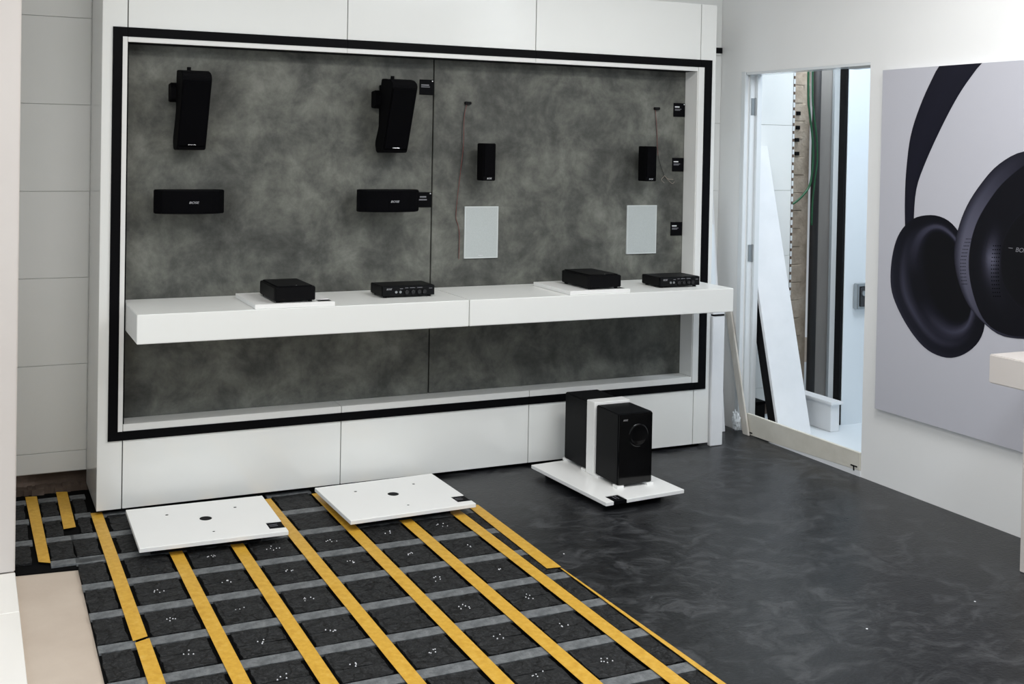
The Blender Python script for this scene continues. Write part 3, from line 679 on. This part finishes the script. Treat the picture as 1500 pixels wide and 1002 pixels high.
def clip(p): return (max(-2.447, min(PL-0.002, p[0])), max(PBOT+0.002, min(PTOP-0.0005, p[1])))
def print_loft(name, rings, colfun, x, parent, fill=True):
    """flat printed area: nested outlines joined to a sheet on the poster face"""
    bm = bmesh.new(); lay = bm.verts.layers.float_color.new('print'); V = []
    for k, r in enumerate(rings):
        row = []
        for i, p in enumerate(r):
            q = clip(p); v = bm.verts.new((x, q[0], q[1])); v[lay] = lin(colfun(k/(max(1, len(rings)-1)), i/len(r), p)); row.append(v)
        V.append(row)
    n = len(V[0])
    for a, b in zip(V, V[1:]):
        for i in range(n): bm.faces.new((a[i], a[(i+1) % n], b[(i+1) % n], b[i]))
    if fill: bm.faces.new(V[-1])
    return obj(name, bm, 'poster_print', parent)
def lerp_ring(a, b, t): return [(p[0]*(1-t)+q[0]*t, p[1]*(1-t)+q[1]*t) for p, q in zip(a, b)]
# headband
hl = resample(px2([(1376, 94), (1352, 145), (1335, 195), (1328, 245), (1325.5, 294), (1326, 345)]), 24, False)
hr = resample(px2([(1439, 90), (1407, 135), (1380, 185), (1355, 240), (1342, 280), (1338, 335)]), 24, False)
bm = bmesh.new(); lay = bm.verts.layers.float_color.new('print'); prev = None
for a, b in zip(hl, hr):
    row = []
    for t in (0, 0.15, 0.5, 0.85, 1):
        p = clip((a[0]*(1-t)+b[0]*t, a[1]*(1-t)+b[1]*t)); v = bm.verts.new((PX-0.0006, p[0], p[1])); g0 = 0.5+0.5*math.cos((t-0.5)*3); v[lay] = lin((12+8*g0, 12+8*g0, 24+10*g0)); row.append(v)
    if prev:
        for i in range(4): bm.faces.new((prev[i], prev[i+1], row[i+1], row[i]))
    prev = row
obj('printed_headband', bm, 'poster_print', poster)
# left ear cup with its cushion
NO = 72
cup = resample(px2([(1363, 315), (1337, 321), (1317, 343), (1307, 376.5), (1305, 417), (1313.6, 448), (1334, 485), (1358, 512), (1386.6, 524), (1412, 519), (1434, 500), (1443, 470), (1436, 420), (1418, 366), (1402, 336), (1385, 320.5)]), NO)
hole = resample(px2([(1364, 345), (1358, 356), (1355, 375), (1357, 400), (1365, 428), (1377, 452), (1392, 466), (1405, 470), (1415, 466), (1422, 455), (1420, 430), (1414, 400), (1405, 372), (1394, 352), (1381, 343), (1372, 341)]), NO)
ctr = px2([(1390, 410)])[0]; inner = [(ctr[0]+(p[0]-ctr[0])*0.55, ctr[1]+(p[1]-ctr[1])*0.55) for p in hole]
def cup_col(t, s, p):
    d = Vector((p[0]-ctr[0], p[1]-ctr[1])); d.normalize()
    ll = max(0, d.x*0.75-d.y*0.55)                    # towards the lower left of the print
    up = max(0, d.y); lr = max(0, -d.x*0.5-d.y*0.7)
    k = 8+50*ll*math.exp(-((t-0.03)/0.05)**2)+52*ll*math.exp(-((t-0.26)/0.09)**2)+62*up*math.exp(-((t-0.46)/0.11)**2)+66*lr*math.exp(-((t-0.50)/0.12)**2)
    return (k, k, k*1.12+9)
rings = [lerp_ring(cup, hole, i/9) for i in range(10)]+[lerp_ring(hole, inner, i/3) for i in range(1, 4)]
print_loft('printed_cushion', rings, lambda t, s, p: cup_col(t, s, p) if t < 0.72 else (4, 4, 10), PX-0.0010, poster)
# right ear cup
big = resample(px2([(1500, 222), (1463, 241), (1436, 271), (1415, 305), (1402, 342.5), (1398, 376), (1403.5, 410), (1417, 444), (1436, 468), (1460, 488), (1483, 495), (1515, 494), (1555, 470), (1590, 410), (1600, 340), (1580, 270), (1545, 228)]), NO)
band = resample(px2([(1512, 236), (1474, 263), (1450, 292), (1431, 325), (1421, 360), (1419, 395), (1425, 430), (1437, 462), (1452, 480), (1470, 489), (1488, 493), (1517, 490), (1553, 466), (1586, 408), (1596, 342), (1576, 275), (1548, 238)]), NO)
disc = resample(px2([(1512, 302), (1493, 315), (1480, 331), (1471, 349), (1467, 367), (1466, 385), (1468, 410), (1475, 427), (1485, 441), (1497, 453), (1512, 460), (1530, 455), (1550, 435), (1565, 400), (1568, 355), (1555, 318), (1535, 300)]), NO)
bc = px2([(1500, 380)])[0]
def big_col(t, s, p):
    d = Vector((p[0]-bc[0], p[1]-bc[1])); d.normalize(); left = max(0, d.x)
    if t < 0.34:
        k = 26+64*left*min(1, t/0.14); return (k, k, k*1.08+9)
    k = 7+92*left*max(0, 1-abs(d.y+0.1)*1.1)*math.exp(-((t-0.82)/0.13)**2); return (k, k, k*1.1+8)
rings = [lerp_ring(big, band, i/4) for i in range(5)]+[lerp_ring(band, disc, 0.02+0.98*i/8) for i in range(9)]
print_loft('printed_ear_cup', rings, big_col, PX-0.0016, poster)
dl = print_loft('printed_disc', [disc, lerp_ring(disc, [bc]*NO, 0.06), lerp_ring(disc, [bc]*NO, 0.5)], lambda t, s, p: (4, 4, 10) if t > 0.2 else (16, 16, 26), PX-0.0020, poster)
bm = bmesh.new()
for i in range(14):
    for j in range(4):
        u = i/13; a, b = px2([(1456+4*math.cos(u*3.0)*0-3*math.sin(u*3.14)+j*3.2, 360+u*74)])[0]
        cyl((PX-0.0024, a, b), 0.0029, 0.0005, 'x', 6, bm)
    for j in range(4):
        u = i/13; a, b = px2([(1412-5*math.sin(u*3.14)+j*2.2+(1-u)*6-2, 350+u*66)])[0]
        cyl((PX-0.0024, a, b), 0.0022, 0.0005, 'x', 6, bm)
o = obj('printed_perforation', bm, 'speaker_black', poster); o['kind'] = 'stuff'
lp = px2([(1498, 367)])[0]
mt = Matrix.Translation((PX-0.0026, lp[0], lp[1])) @ Matrix(((0, 0, -1, 0), (-1, 0, 0, 0), (0, 1, 0, 0), (0, 0, 0, 1)))
obj('printed_dash', box(PX-0.0030, PX-0.0022, *sorted((px2([(1478, 364)])[0][0], px2([(1484, 364)])[0][0])), lp[1]+0.004, lp[1]+0.0065), 'print_grey', poster)
obj('printed_lettering', text_bm('BOSE', 0.027, mt, 0.25, 0.0002), 'print_grey', poster)

# ------------------------------------------------------------------ counter at the right edge
ct = empty('counter', (3.75, -2.6, 0.0), 'white counter with an overhanging top at the right edge of the picture', 'counter')
obj('counter_base', box(3.40, 3.70, -3.6, -1.79, 0.0035, 0.725), 'column', ct, bevel=0.002)
obj('counter_top', box(3.312, 3.70, -3.7, -1.706, 0.7255, 0.838), 'column', ct, bevel=0.004)
